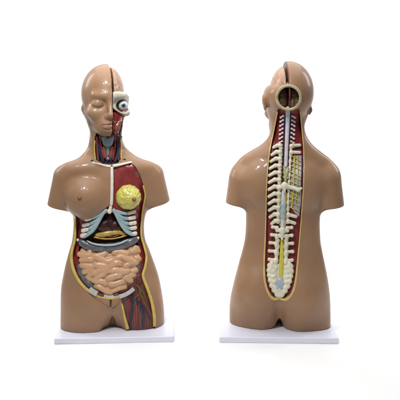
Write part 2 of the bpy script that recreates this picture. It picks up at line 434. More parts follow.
    root = bpy.data.objects.new('anatomical_torso', None); COL.objects.link(root)
    link('skin_shell', VB, QB, M['skin'], root)

    def field(name, G, mat, smooth=1, parent=root, xs=XS, ys=YS, zs=ZS):
        v, q = surfnet(G, xs, ys, zs, smooth)
        v, q = largest_piece(v, q)
        return link(name, v, q, mat, parent)
    def crop_field(name, fn, lo, hi, mat, parent=root, smooth=1):
        q = box(lo, hi, 2); G = fn(q)
        return field(name, G, mat, smooth, parent, XS[q[0]], YS[q[1]], ZS[q[2]])
    def fib(x, z, a=0.18, f=0.9): return a*np.sin(f*x+2*np.sin(z*0.11))

    # ---- muscle under the skin of the front, laid round the belly cavity
    def mus(q):
        b = B[q]; x, y, z = sub(q)
        g = np.maximum(np.maximum(pA[q[0], :, q[2]] - 0.5, b + 2.0 + fib(x*0.8+z*0.5, z)), -(b + 10))
        g = np.maximum(g, -pI[q[0], :, q[2]])
        g = np.maximum(g, y + 0.5)
        return np.maximum(g, -(z-0.3))
    if front: crop_field('chest_and_flank_muscle', lambda q: np.maximum(mus(q), -(Z[:, :, q[2]]-34-0.5*X[q[0]])), (-48, -46, 8), (48, 2, 178), M['muscle'])
    if front: crop_field('thigh_muscle', lambda q: np.maximum(mus(q)-0.3, Z[:, :, q[2]]-40-0.45*X[q[0]]), (-20, -46, -1), (50, 2, 66), M['muscle_dark'])
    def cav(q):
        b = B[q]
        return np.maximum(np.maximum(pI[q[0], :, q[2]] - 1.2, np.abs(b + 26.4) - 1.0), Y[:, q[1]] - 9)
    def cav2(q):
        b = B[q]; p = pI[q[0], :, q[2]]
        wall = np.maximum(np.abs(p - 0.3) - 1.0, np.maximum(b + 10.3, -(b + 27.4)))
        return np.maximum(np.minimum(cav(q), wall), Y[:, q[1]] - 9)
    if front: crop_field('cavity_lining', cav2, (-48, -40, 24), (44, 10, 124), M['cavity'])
    if front: crop_field('neck_muscle', lambda q: np.maximum(np.maximum(pN[q[0], :, q[2]]-0.6, np.abs(B[q]+6.2)-1.2), np.maximum(Y[:, q[1]]+0.5, -(Y[:, q[1]]+19))), (-26, -46, 158), (18, 2, 204), M['muscle_dark'])
    if not front: crop_field('back_muscle', lambda q: np.maximum(np.maximum(np.maximum(pK[q[0], :, q[2]]-0.6, np.maximum(B[q]+3.5+fib(X[q[0]], Z[:, :, q[2]], 0.2, 1.1), -(B[q]+10))), -(Y[:, q[1]]+5)), -(Z[:, :, q[2]]-5)),
               (-34, -7, 5), (26, 46, 216), M['back_muscle'])

    # ---- inside of the head
    def hq(q):
        x, y, z = sub(q); t = -y
        return x, y, z, t, x - (-4.0 + t*0.15)
    def section(q):
        x, y, z, t, u = hq(q)
        return np.maximum(np.maximum(np.abs(u + 0.2) - 0.7, B[q] + 2.2), np.maximum(198 - z, -f_ell(x, y, z, (-6, 12, 230), (30, 16, 15))))
    crop_field('skull_section', section, (-20, -40, 196), (10, 38, 262), M['muscle_dark'])
    def brainf(q):
        x, y, z, t, u = hq(q)
        d = f_ell(x, y, z, (-6, -0.5, 231.5), (18.0, 28.5, 26.4)) if front else f_ell(x, y, z, (-8, -0.5, 231), (19, 29.5, 28))
        g = np.sin(x*0.55+1.6*np.sin(z*0.42+y*0.12)+y*0.15)*np.sin(z*0.5+1.3*np.sin(y*0.5+x*0.21))
        g2 = np.abs(g)**0.5
        d = d - 0.38*g2
        return smax(smax(d, 2.4 - u, 1.5), (214 if front else 236.5) - z, 1.5)
    crop_field('brain_hemisphere', brainf, (-14, -40, 212), (24, 38, 262), M['brain'])
    # orbital bone with the eye
    EYE = at(123.0, 105.6, -6.8)
    def orbit(q):
        x, y, z, t, u = hq(q)
        d = np.maximum(B[q] + 0.6, -(B[q] + 9))
        # flatten the brow and cheek of the laid-open side
        d = smax(d, 0.9 - u, 0.8)
        d = smax(d, z - 231.4 - 0.05*x + 0.035*np.maximum(0, x-7)**2, 2.5); d = smax(d, 207.6 + 0.6*np.maximum(0, 13 - x) - z, 2.5)
        d = smax(d, 4 - t, 1.2)
        d = smax(d, -f_ell(x, y, z, EYE + np.array((0.3, -3.5, -0.2)), (7.2, 9, 6.2)), 1.6)
        return d
    if front: crop_field('orbital_bone', orbit, (-6, -44, 204), (26, 0, 236), new_mat('grey cream bone', (0.47, 0.45, 0.37), 0.42, (0.40, 0.38, 0.29), 70, bump=0.25))
    def sphere(c, r, n=20, m=14, sx=1, sy=1, sz=1):
        V, Fc = [], []
        for i in range(m+1):
            th = math.pi*i/m
            for j in range(n):
                ph = 2*math.pi*j/n
                V.append((c[0]+sx*r*math.sin(th)*math.cos(ph), c[1]+sy*r*math.sin(th)*math.sin(ph), c[2]+sz*r*math.cos(th)))
        for i in range(m):
            for j in range(n):
                Fc.append((i*n+j, (i+1)*n+j, (i+1)*n+(j+1) % n, i*n+(j+1) % n))
        return V, Fc
    eye_p = EYE + np.array((0, -0.4, 0))
    if front: eyeball = link('eyeball', *sphere(eye_p, 4.7), M['eye_white'], root)
    def cap_disc(c, r, half, n=24, rings=5):
        V, Fc = [], []
        ax = np.array((0.05, -1, 0.02)); ax /= np.linalg.norm(ax)
        e1 = np.cross(ax, (0, 0, 1)); e1 /= np.linalg.norm(e1); e2 = np.cross(e1, ax)
        V.append(c + ax*r)
        for i in range(1, rings+1):
            th = half*i/rings
            for j in range(n):
                ph = 2*math.pi*j/n
                V.append(c + r*(ax*math.cos(th) + math.sin(th)*(e1*math.cos(ph)+e2*math.sin(ph))))
        for j in range(n): Fc.append((0, 1+j, 1+(j+1) % n))
        for i in range(rings-1):
            for j in range(n):
                a = 1+i*n; Fc.append((a+j, a+n+j, a+n+(j+1) % n, a+(j+1) % n))
        return V, Fc
    if front: link('iris', *cap_disc(eye_p, 4.82, 0.50), M['iris'], eyeball)
    if front: link('pupil', *cap_disc(eye_p, 4.9, 0.24), M['pupil'], eyeball)
    def facem(q):
        x, y, z, t, u = hq(q)
        d = np.maximum(B[q] + 3.0 + 0.5*np.sin(x*0.9 + z*0.55 + 1.2*np.sin(z*0.3)), -(B[q] + 14))
        d = smax(d, 0.7 - u, 0.7); d = smax(d, z - 213 - 0.2*(x-6), 1.5); d = smax(d, 186.5 - z, 1)
        return smax(d, 3.5 - t, 1)
    if front: crop_field('facial_muscle', facem, (-6, -44, 184), (26, 0, 216), M['muscle'])
    def cereb(sg):
        def f(q):
            x, y, z = sub(q)
            d = f_ell(x, y, z, (hole_c[0]+sg*7.2, 12, 224), (6.4, 9, 12.5))
            return d - 0.35*np.abs(np.sin(z*0.9+0.6*np.sin(x*0.5)))
        return f
    for sg in ((-1, 1) if not front else ()):
        crop_field('cerebellum_lobe', cereb(sg), (hole_c[0]+sg*7.2-9, 0, 208), (hole_c[0]+sg*7.2+9, 24, 240), M['brain_dark'])

    # ------------------------------------------------------------------ tubes, strips and blobs laid on the surface
    def tube_mesh(P, R, n=10, flat=1.0, nrm=None):
        P = [np.array(p, float) for p in P]; V, Fc = [], []
        N = len(P)
        for i, p in enumerate(P):
            t = P[min(i+1, N-1)] - P[max(i-1, 0)]; t = t/max(np.linalg.norm(t), 1e-9)
            nv = np.array((0, -1, 0)) if nrm is None else np.array(nrm[i] if isinstance(nrm, list) else nrm, float)
            nv = nv - t*(nv @ t); nv /= max(np.linalg.norm(nv), 1e-9)
            sd = np.cross(t, nv)
            r = R[i] if isinstance(R, list) else (R(i/(N-1)) if callable(R) else R)
            for j in range(n):
                a = 2*math.pi*j/n
                V.append(p + r*(sd*math.cos(a) + nv*flat*math.sin(a)))
        for i in range(N-1):
            for j in range(n):
                Fc.append((i*n+j, i*n+(j+1) % n, (i+1)*n+(j+1) % n, (i+1)*n+j))
        Fc.append(tuple(range(n))[::-1]); Fc.append(tuple((N-1)*n+j for j in range(n)))
        return V, Fc
    def surf_normal(p):
        e = 1.5
        g = np.array([sampB(p[0]+e, p[1], p[2])-sampB(p[0]-e, p[1], p[2]), sampB(p[0], p[1]+e, p[2])-sampB(p[0], p[1]-e, p[2]), sampB(p[0], p[1], p[2]+e)-sampB(p[0], p[1], p[2]-e)], float)
        return g/max(np.linalg.norm(g), 1e-6)
    def smooth_path(P, it):
        P = [np.array(p) for p in P]
        for _ in range(it):
            P = [P[0]] + [(P[i-1]+2*P[i]+P[i+1])/4 for i in range(1, len(P)-1)] + [P[-1]]
        return P
    def strip(name, pts, R, mat, lift=0.0, flat=1.0, back=False, parent=root, n=6, it=2, sides=10, taper=0.0):
        q = spline(pts, n)
        P = []
        for i, p in enumerate(q):
            l = lift(i/(len(q)-1)) if callable(lift) else lift
            P.append(at(p[0], p[1], l, back))
        P = smooth_path(P, it)
        P = np.array(P); L = np.concatenate(([0], np.cumsum(np.linalg.norm(np.diff(P, axis=0), axis=1))))
        T_ = L[-1]; ra = R(0.03) if callable(R) else R; rb = R(0.97) if callable(R) else R
        if L[-1] > 2.5*(ra+rb)*0.5:
            ts = np.concatenate(([0.02*ra, 0.12*ra, 0.3*ra, 0.6*ra], np.linspace(ra, T_-rb, max(4, int(T_/0.9))), [T_-0.6*rb, T_-0.3*rb, T_-0.12*rb, T_-0.02*rb]))
            P = [np.array([np.interp(t, L, P[:, k]) for k in range(3)]) for t in ts]
            nr = [surf_normal(p) for p in P]
            fl = []
            for t in ts:
                r = R(t/T_) if callable(R) else R
                if taper: r *= min(1, 0.25 + min(t, T_-t)/T_/taper)
                e = min(t/ra, (T_-t)/rb, 1.0)
                fl.append(r*math.sqrt(max(0, 1-(1-e)**2)))
            return link(name, *tube_mesh(P, fl, sides, flat, nr), mat, parent)
        P = list(P)
        nr = [surf_normal(p) for p in P]
        R0 = R
        def RR(t):
            r = R0(t) if callable(R0) else R0
            if taper: r *= min(1, 0.25 + min(t, 1-t)/taper)
            return r
        return link(name, *tube_mesh(P, RR, sides, flat, nr), mat, parent)
    def caps_mesh(prims, k=1.0, step=0.45):
        """prims: ('c', a, b, r0, r1) or ('e', centre, radii); one smooth union"""
        lo = np.full(3, 1e9); hi = -lo
        for p in prims:
            if p[0] == 'c':
                m = max(p[3], p[4]); lo = np.minimum(lo, np.minimum(p[1], p[2])-m); hi = np.maximum(hi, np.maximum(p[1], p[2])+m)
            else:
                lo = np.minimum(lo, np.subtract(p[1], p[2])); hi = np.maximum(hi, np.add(p[1], p[2]))
        lo -= k+1.2; hi += k+1.2
        a = [np.arange(lo[q], hi[q]+step, step) for q in range(3)]
        x, y, z = a[0][:, None, None], a[1][None, :, None], a[2][None, None, :]
        G = np.full((len(a[0]), len(a[1]), len(a[2])), 50.0, np.float32)
        for p in prims:
            if p[0] == 'c': l2 = np.minimum(p[1], p[2])-max(p[3], p[4]); h2 = np.maximum(p[1], p[2])+max(p[3], p[4])
            else: l2 = np.subtract(p[1], p[2]); h2 = np.add(p[1], p[2])
            sl = tuple(slice(max(0, np.searchsorted(a[q], l2[q]-k-1)), np.searchsorted(a[q], h2[q]+k+1)+1) for q in range(3))
            args = (x[sl[0]], y[:, sl[1]], z[:, :, sl[2]])
            d = f_cap(*args, *p[1:]) if p[0] == 'c' else f_ell(*args, p[1], p[2])
            G[sl] = smin(G[sl], d, k)
        return G, a
    def caps(name, prims, mat, k=1.0, step=0.45, parent=root, extra=None):
        G, a = caps_mesh(prims, k, step)
        if extra is not None: G = extra(G, a[0][:, None, None], a[1][None, :, None], a[2][None, None, :])
        v, q = surfnet(G, *a, 1)
        return link(name, v, q, mat, parent)

    if front:
        # ---- yellow edges of the openings
        strip('fat_rim', [(75.4, 214), (76, 228), (75.3, 240), (73, 249), (72.4, 258), (74.2, 268), (78.8, 278.4), (85.8, 287.2), (94.3, 293.2), (103, 297.2), (111.6, 298.6), (121.4, 297.4)],
              lambda t: 1.0+0.55*math.sin(math.pi*min(1, t*1.1)), M['fat'], -0.4, 0.8)
        strip('fat_rim', [(143, 186), (145.2, 195), (144.2, 203), (142.4, 212), (141.3, 224), (141.1, 236), (143.6, 246), (146.4, 257), (145.2, 268), (142.8, 277), (147, 289), (151.2, 302), (154, 317), (154.4, 329)],
              lambda t: 0.8+1.1*max(0, t-0.25)**0.7, M['fat'], -0.4, 0.8)
        strip('fat_rim', [(121.8, 304), (124.6, 318), (127.8, 330.5)], lambda t: 0.7+1.1*t, M['fat'], -0.2, 0.8)
        strip('fat_rim', [(95.2, 140.5), (94.7, 148), (95.6, 159.5)], 0.65, M['fat'], -0.6, 0.8)
        strip('fat_rim', [(120.4, 140), (121, 148), (121, 159)], 0.65, M['fat'], -0.6, 0.8)
        # ---- breastbone, collar lines, ribs
        st = strip('sternum', [(111.9, 166.5), (112, 178), (111.9, 192), (111.3, 206)], 1.55, M['white_bone'], -0.3, 0.6)
        caps('xiphoid', [('e', at(109.6, 211.2, -0.5), (2.3, 1.8, 2.7)), ('e', at(110.6, 207.6, -0.8), (1.7, 1.4, 2.2))], M['bone'], 1.0, 0.35, st)
        strip('collar_bone_edge', [(92.6, 162.2), (99, 163.8), (105, 165.6), (111, 166.6)], lambda t: 0.55+0.55*t, M['white_bone'], 0.1, 0.7)
        strip('collar_bone_edge', [(112.4, 166.2), (119, 165), (126, 163.4), (132, 162.2)], lambda t: 1.45-0.4*t, M['white_bone'], -0.1, 0.7)
        LR = [([(103.4, 211.5), (97.5, 215.6), (91, 218.2), (85, 219.4)], 1.5), ([(102.6, 214), (96.4, 220.2), (89.5, 223.4), (82.5, 225)], 1.6),
              ([(100.6, 218.5), (94.5, 225.2), (88.5, 228.6), (81.6, 230.2)], 1.6), ([(97.8, 224), (92.5, 230.6), (87, 233.8), (80.8, 235.4)], 1.7)]
        RR_ = [([(115.6, 210.6), (121.4, 213.2), (128, 213.6), (136, 211.6)], 1.5), ([(116.2, 213), (122.2, 218), (128.5, 219), (136, 217.6)], 1.6),
               ([(117.6, 217), (123.4, 222.6), (129, 224.2), (136.6, 223.2)], 1.6), ([(119.6, 222), (124.6, 227), (130, 229), (136.8, 228.2)], 1.6),
               ([(123, 228.4), (127.6, 232.2), (132, 234.4), (137.2, 234)], 1.7)]
        def rib(pts, r):
            q = spline(pts, 8); n = len(q); c = int(n*0.66)
            b = strip('rib', [q[i] for i in range(c-1, n)], lambda t: r*(1.1+0.3*t), M['white_bone'], -1.2, 0.6, n=2, it=2)
            strip('cartilage', [q[i] for i in range(0, c+1)], lambda t: r*(0.95+0.25*t), M['cartilage'], -1.1, 0.6, parent=b, n=2, it=2)
        for p, r_ in LR: rib(p, r_)
        for p, r_ in RR_: rib(p, r_)
        strip('costal_margin', [(107.4, 209.4), (103.2, 213), (99.5, 220), (95.2, 227), (90, 233), (83.4, 236.8)], lambda t: 1.9-0.5*t, M['cartilage'], -0.7, 0.7)
        strip('costal_margin', [(112.6, 209), (115.6, 213), (118.6, 220), (122.4, 227), (127.4, 233), (133.4, 236)], lambda t: 1.9-0.5*t, M['cartilage'], -0.7, 0.7)
        for q in ((78.4, 239), (138, 238.8)):
            caps('floating_rib_tip', [('e', at(*q, -1.2), (1.35, 1.2, 1.5))], M['white_bone'], 0.5, 0.35)

        # ---- breasts
        caps('nipple', [('e', at(80.2, 197.4, 0.1), (2.1, 0.9, 1.9)), ('e', at(80.4, 197.6, 0.9), (1.0, 1.1, 1.0))], M['areola'], 0.8, 0.3)
        gc = at(128.3, 197.4, -2)
        def lobes(G, x, y, z):
            ang = np.arctan2(z-gc[2]-0.0, x-gc[0]-4); rr = np.sqrt((x-gc[0]-4)**2+(z-gc[2])**2)
            return G - 0.22*np.sin(ang*11+1.8*np.sin(rr*0.55))*np.clip(rr/7, 0, 1) - 0.12*np.sin(x*1.3+z*0.7)*np.sin(z*1.25-x*0.5)
        gland = caps('mammary_gland', [('e', gc, (12.4, 9.5, 12.2)), ('e', gc+np.array((4.2, -4.0, -1.2)), (6.5, 6.5, 6.5))], M['gland'], 3, 0.45, extra=lobes)
        caps('nipple', [('e', gc+np.array((5.2, -10.3, -1.2)), (2.2, 1.4, 2.0)), ('e', gc+np.array((5.3, -11.3, -1.2)), (1.1, 1.2, 1.1))], M['areola'], 0.8, 0.3, gland)

        # ---- organs of the belly
        caps('liver', [('e', at(104, 225, -9.5), (8.5, 7, 7.5)), ('e', at(115, 226, -10.5), (9, 7, 7.5)), ('e', at(110, 218, -9), (4.5, 4.5, 6.5))], M['liver'], 2.0, 0.45)
        strip('gallbladder', [(95, 234.4), (101, 234.8), (108, 233.4), (115, 232.6), (121, 233), (125.5, 235)], lambda t: 1.5+1.5*math.sin(math.pi*min(1, t))**0.8+0.3*math.sin(7*t), M['gold'], -5.0, 0.9)
        strip('bile_duct', [(94, 236.6), (103, 238.6), (113, 238.8), (121, 237.4), (127, 235.6)], 0.8, M['gold'], -4.0)
        strip('hepatic_artery', [(99, 237), (106, 236.2), (113, 236.8), (119, 235.4)], 0.6, M['muscle_dark'], -3.6)
        strip('liver_vein', [(104, 224), (108, 229), (113, 231)], 0.7, M['muscle_dark'], -4.0)
        col = strip('transverse_colon', [(80.6, 238.6), (84, 242.6), (91, 246), (101, 247.6), (112, 247.6), (122, 245.8), (130, 242.6), (134.6, 240), (137, 237)],
              lambda t: 4.6+0.15*math.sin(t*52)-1.2*abs(t-0.5)**1.5, M['colon'], -4.6, 0.95, n=14, it=1, sides=18)
        strip('taenia', [(87.2, 239.6), (91, 242.2), (97, 244.2), (106, 245.2), (115, 244.8), (123, 242.6), (128.8, 239.6)], lambda t: 0.95, M['taenia'], 0.0, 0.7, parent=col, taper=0.1)
        strip('ascending_colon', [(80.6, 262), (81, 270), (84, 277), (89, 283), (94.5, 288), (99, 290.5)], lambda t: 3.3+0.2*math.sin(t*30), M['colon'], -4.6, 0.95, n=14, it=1, sides=16)
        strip('descending_colon', [(138.8, 258), (138.2, 267), (135, 276), (130, 283), (124, 288.5), (118, 291)], lambda t: 3.0+0.2*math.sin(t*30), M['colon'], -4.8, 0.95, n=14, it=1, sides=16)

        # small intestine: meandering loops on a bulging mass
        GO = [(79.8, 247), (85, 246), (93, 249), (103, 250.8), (113, 250.4), (123, 248.4), (131, 245), (136.8, 244.6), (139.6, 254), (139.4, 265), (136, 275), (131, 283.4), (124.5, 290), (115.5, 295.2), (106, 295),
          (98, 290.6), (93.5, 283.5), (87, 276.6), (81.4, 270), (79.4, 258)]
        gpoly = np.array([(p[0], p[1]) for p in spline(GO, 4, True)])
        def inside(px, py, m=0.0):
            ins = False; dm = 1e9
            for a, b in zip(gpoly, np.roll(gpoly, -1, 0)):
                if (a[1] <= py) != (b[1] <= py) and px < a[0]+(b[0]-a[0])*(py-a[1])/(b[1]-a[1]): ins = not ins
                e = b-a; t = max(0, min(1, ((px-a[0])*e[0]+(py-a[1])*e[1])/(e @ e)))
                dm = min(dm, math.hypot(px-a[0]-t*e[0], py-a[1]-t*e[1]))
            return (dm if ins else -dm)
        prims = []
        def bulge(px, py): d_ = max(0, inside(px, py)); return -3.6 + 3.6*(1-math.exp(-d_/6.0))
        def gut_path(pts, r):
            P = []
            for (a, b) in pts:
                m = inside(a, b)
                if m < 1.2:
                    if len(P) > 2: flush(P, r)
                    P = []; continue
                P.append(at(a, b, bulge(a, b)-1.4))
            if len(P) > 2: flush(P, r)
        def flush(P, r):
            for i in range(len(P)-1): prims.append(('c', P[i], P[i+1], r, r))
        row = 0; y0 = 247.5
        while y0 < 300:
            x0 = 78.0 + random.uniform(0, 4)
            while x0 < 141:
                L = random.uniform(10, 20); ph = random.uniform(0, 6.28); sl = random.uniform(-0.25, 0.25); amp = random.uniform(1.0, 2.3)
                pts = []
                nst = int(L/1.0)
                for i in range(nst):
                    xx_ = x0+i; pts.append((xx_, y0 + sl*(i-nst/2) + amp*math.sin(i/3.6+ph)))
                if random.random() < 0.45:                     # a bend down into the next row
                    lx, ly = pts[-1]
                    for j in range(1, 6): pts.append((lx+1.2*math.sin(j*0.6), ly+j*1.1))
                gut_path(pts, random.uniform(2.7, 3.3))
                x0 += L + 3.6
            y0 += 5.9; row += 1
        cpts = [at(a, b, bulge(a, b)-4.5) for a in range(82, 137, 3) for b in range(250, 294, 3) if inside(a, b) > 3.4]
        for c in cpts: prims.append(('e', c, (4.2, 3.6, 4.2)))
        caps('small_intestine', prims, M['gut'], 0.7, 0.40)

        # ---- inguinal ligaments, bladder strip
        def ribbon(name, pts, wd, th, mat, lift):
            P = smooth_path([at(p[0], p[1], lift) for p in spline(pts, 6)], 2)
            V, Fc = [], []
            for i, p in enumerate(P):
                t = P[min(i+1, len(P)-1)]-P[max(i-1, 0)]; t /= np.linalg.norm(t)
                nv = surf_normal(p); nv -= t*(nv @ t); nv /= np.linalg.norm(nv); sd = np.cross(t, nv)
                for a, b in ((-1, -0.6), (-0.9, 1), (0.9, 1), (1, -0.6)): V.append(p+sd*wd*a+nv*th*b)
            N = len(P)
            for i in range(N-1):
                for j in range(4): Fc.append((i*4+j, i*4+(j+1) % 4, i*4+4+(j+1) % 4, i*4+4+j))
            Fc.append((3, 2, 1, 0)); Fc.append((4*N-4, 4*N-3, 4*N-2, 4*N-1))
            o = link(name, V, Fc, mat, root, smooth=False)
            bv = o.modifiers.new('soft edges', 'BEVEL'); bv.width = 0.0012; bv.segments = 2; bv.limit_method = 'ANGLE'
            return o
        lig = new_mat('grey white ligament', (0.50, 0.50, 0.50), 0.35, (0.40, 0.40, 0.42), 60)
        ribbon('ligament_flap', [(89.6, 288), (92.6, 290.6), (97.4, 293.4)], 2.6, 0.8, new_mat('pale yellow flap', (0.50, 0.48, 0.33), 0.35, (0.42, 0.44, 0.42), 120), 0.9)
        ribbon('ligament_flap', [(119, 297.2), (124.5, 295.6), (129.5, 293), (133.8, 289.6)], 2.0, 0.9, lig, 0.9)
        ribbon('bladder_edge', [(103.5, 295.4), (108, 296.6), (112.4, 296.8), (118.6, 296)], 1.2, 0.7, lig, 0.0)
        strip('pelvic_muscle', [(98, 292.6), (101, 294.4), (104.4, 295.4)], 1.3, M['muscle_dark'], 0.1)
        strip('pelvic_muscle', [(113.4, 295.4), (116.4, 294.8), (119, 294)], 1.2, M['muscle_dark'], 0.1)

        # ---- vessels of the thigh
        for pts, r_, m_, l_ in [
            ([(130.6, 296), (132.6, 299.5), (133, 304), (131.6, 311), (130, 320), (130.6, 331)], 1.25, 'vein', -1.5),
            ([(132.6, 299.5), (136.4, 302), (140, 307), (142.6, 314), (143.2, 322), (142.4, 332)], 1.2, 'vein', -1.5),
            ([(137, 302.4), (142, 306.6), (146.6, 313), (150.4, 322)], 0.85, 'vein', -1.5),
            ([(128.6, 299), (127.6, 306), (128, 314), (130, 324)], 0.7, 'artery', -1.5),
            ([(134.4, 300.4), (136.4, 308), (136.6, 318), (137.2, 331)], 1.0, 'artery', -1.6),
            ([(136, 286), (139.2, 289.6), (140.4, 295), (143.6, 302), (146, 309)], 0.7, 'nerve', -1.5),
            ([(139.4, 290), (142.6, 293), (145.6, 299)], 0.55, 'nerve', -1.5),
            ([(138.6, 296), (135, 299), (133.8, 305), (134.6, 312)], 0.55, 'nerve', -1.3),
            ([(141.6, 298), (145.2, 306), (149.6, 314), (152, 326)], 0.6, 'artery', -1.6)]:
            strip({'vein': 'thigh_vein', 'artery': 'thigh_artery', 'nerve': 'thigh_nerve'}[m_], pts, lambda t, r_=r_: r_*(1-0.3*t), M[m_], l_)

        # ---- throat
        def LX(px, py, l): return at(px, py, l)
        caps('larynx', [('c', LX(103.6, 137.4, -3.4), LX(105.2, 143.6, -3.2), 2.6, 2.3), ('c', LX(112, 137.4, -3.4), LX(110.4, 143.6, -3.2), 2.6, 2.3),
                        ('c', LX(107.8, 139, -2.0), LX(107.8, 144, -2.2), 2.2, 1.7), ('c', LX(105.4, 143, -3), LX(106.8, 148, -3.4), 1.3, 0.8), ('c', LX(110.4, 143, -3), LX(109, 148, -3.4), 1.3, 0.8)], M['larynx'], 1.5, 0.4)
        tr = strip('trachea', [(107.9, 147), (107.9, 154), (107.8, 161)], lambda t: 2.0+0.22*math.sin(t*44), M['larynx'], -4.0, 0.8, n=14, it=0)
        caps('thyroid_gland', [('c', LX(104, 148, -3.6), LX(105, 156.4, -3.6), 1.9, 2.3), ('c', LX(111.8, 148, -3.6), LX(110.8, 156.4, -3.6), 1.9, 2.3), ('c', LX(105, 155, -3.4), LX(110.8, 155, -3.4), 1.5, 1.5)], M['thyroid'], 1.2, 0.4)
        for nm, pts, r_, m_, l_ in [
            ('neck_vein', [(96.8, 135), (97.8, 142), (99.6, 150), (101.8, 158), (104, 162.6)], 1.5, 'vein', -3.6),
            ('neck_vein', [(117.2, 134), (117.8, 142), (118, 150), (116.6, 158), (114, 162.6)], 1.5, 'vein', -3.6),
            ('neck_vein', [(107.6, 158.5), (107.4, 161), (106, 163.4)], 1.2, 'vein', -3.2),
            ('neck_vein', [(110.4, 157.6), (111, 160.6), (110.4, 163.4)], 1.0, 'vein', -3.2),
            ('neck_artery', [(99.8, 135), (100.6, 143), (102, 151), (103.6, 160)], 1.1, 'artery', -4.2),
            ('neck_artery', [(115.6, 134), (115.4, 143), (114.4, 151), (112.6, 160)], 1.1, 'artery', -4.2),
            ('neck_strap_muscle', [(97, 136), (97.2, 148), (98.4, 161)], 1.3, 'muscle_dark', -2.6),
            ('neck_strap_muscle', [(119.4, 136), (119.4, 148), (118.6, 161)], 1.2, 'muscle_dark', -2.6),
            ('jaw_artery', [(114.4, 134.6), (117, 128), (119.6, 121), (120.4, 116)], 0.7, 'artery', -2.6),
            ('jaw_vein', [(118.8, 136), (121, 129), (121.4, 121)], 0.8, 'vein', -2.9)]:
            strip(nm, pts, r_, M[m_], l_)
        caps('salivary_gland', [('e', at(117, 127.6, -3.4), (3.0, 1.8, 4.0)), ('e', at(119, 123.6, -3.2), (2.2, 1.6, 3.0)), ('e', at(116, 131.6, -3.6), (2.4, 1.6, 2.4))], M['thyroid'], 1.2, 0.4)
        for q in ((92.4, 160.4), (124.4, 159.6)):
            caps('hole_shade_blob', [('e', at(q[0], q[1], -0.1), (1.5, 0.8, 0.9))], M['cavity'], 0.5, 0.3)  # dark blob in place of a small hole, its shade put into the colour
        # ---- face
        strip('slit_shade_strip', G3, 0.45, M['pupil'], -1.0, 1.0)  # black strip in the midline groove, painting the shade of a deep slit
        lp = strip('lips', [(99.9, 125.2), (102.6, 124.2), (106, 123.6), (108.8, 123.5), (110.6, 123.9)], lambda t: 0.5+0.65*math.sin(min(1, t*1.15)*math.pi/2), M['lip'], -0.25, 0.7)
        strip('lower_lip', [(100.4, 126), (103, 127.1), (106.6, 127.9), (110.5, 128)], lambda t: 0.35+1.0*math.sin(min(1, t*1.2)*math.pi/2), M['lip'], -0.35, 0.7, parent=lp)
        strip('eyelid_line', [(92.6, 104.2), (95.2, 105.8), (98.6, 106.4), (102, 105.7), (104.4, 104.4)], 0.32, M['crease'], -0.05, taper=0.2)


    else:
        # back: one pale band round the spine opening
        strip('fat_rim', [(278.4, 112), (274.4, 133), (271.6, 146), (269, 165), (267.5, 188), (267, 210), (266.4, 236), (265.2, 262), (265.6, 280), (268.8, 292.4), (273.6, 299), (278.4, 299), (280, 296.6)],
              lambda t: 0.6+0.9*max(0, (t-0.6)/0.4), M['rim'], -0.2, 0.8, True)
        strip('fat_rim', [(301, 112), (302.8, 133), (304.4, 150), (304.5, 180), (303, 205), (300.6, 236), (298.4, 262), (296.4, 282), (292.6, 294), (287, 299.6), (282.4, 299.2), (280, 296.6)],
              lambda t: 0.6+0.9*max(0, (t-0.6)/0.4), M['rim'], -0.2, 0.8, True)
        # cream ring of the opening at the back of the skull
        ring = [at(289.5+11.7*math.cos(a), 97.6+11.9*math.sin(a), 0, True) for a in np.linspace(0, 2*math.pi, 48, endpoint=False)]
        ring = [p+np.array((0, -0.2, 0)) for p in ring]
        rv, rf = tube_mesh(ring+ring[:2], 1.45, 12, 0.75, (0, 1, 0))
        n_ = 12; rv = rv[n_:-n_]                                  # a closed loop: drop the end rows and join up
        rf = [(i*n_+j, i*n_+(j+1) % n_, ((i+1) % 48)*n_+(j+1) % n_, ((i+1) % 48)*n_+j) for i in range(48) for j in range(n_)]
        link('skull_ring', rv, rf, new_mat('ring bone', (0.47, 0.42, 0.25), 0.45, (0.36, 0.30, 0.15), 60), root)

        # ------------------------------------------------------------------ the back: spine, ribs, nerves
        def bk(px, py, l): return at(px, py, l, True)
        FL = -3.4                         # the muscle floor below the skin
        # cord in the neck
        strip('spinal_cord', [(288.8, 109.5), (288.4, 124), (287.8, 138), (287.2, 152), (286.6, 168)], lambda t: 2.1-0.3*t, M['cord'], FL+0.8, 0.7, True)
        for xo in (-3.4, 3.2):
            strip('cord_artery', [(288.8+xo, 116), (288.4+xo, 130), (287.4+xo*0.95, 146), (286.6+xo*0.9, 164)], 0.55, M['vein'], FL+0.4, 1, True)
        for sg in (-1, 1):
            for i in range(8):
                y_ = 116.4 + i*4.25
                xa = 288.6 - i*0.2 + sg*4.4; xb = xa + sg*2.7
                caps('nerve_root', [('e', bk(xa, y_-0.6, FL+1.0), (0.95, 0.8, 0.85)), ('e', bk(xb, y_+1.1, FL+0.9), (1.05, 0.8, 0.95)), ('c', bk(xa, y_-0.6, FL+0.6), bk(xb, y_+1.1, FL+0.6), 0.75, 0.75)], M['root'], 0.9, 0.35)
        strip('brainstem', [(288.8, 106.4), (288.7, 111), (288.6, 117.4)], 2.2, M['disc'], FL+1.2, 0.7, True)
        # ribs on her left side of the spine
        ys = [146, 152.4, 159.2, 166.2, 173.2, 180.2, 187.2, 194.2, 201.2, 208, 214.8, 221.4]
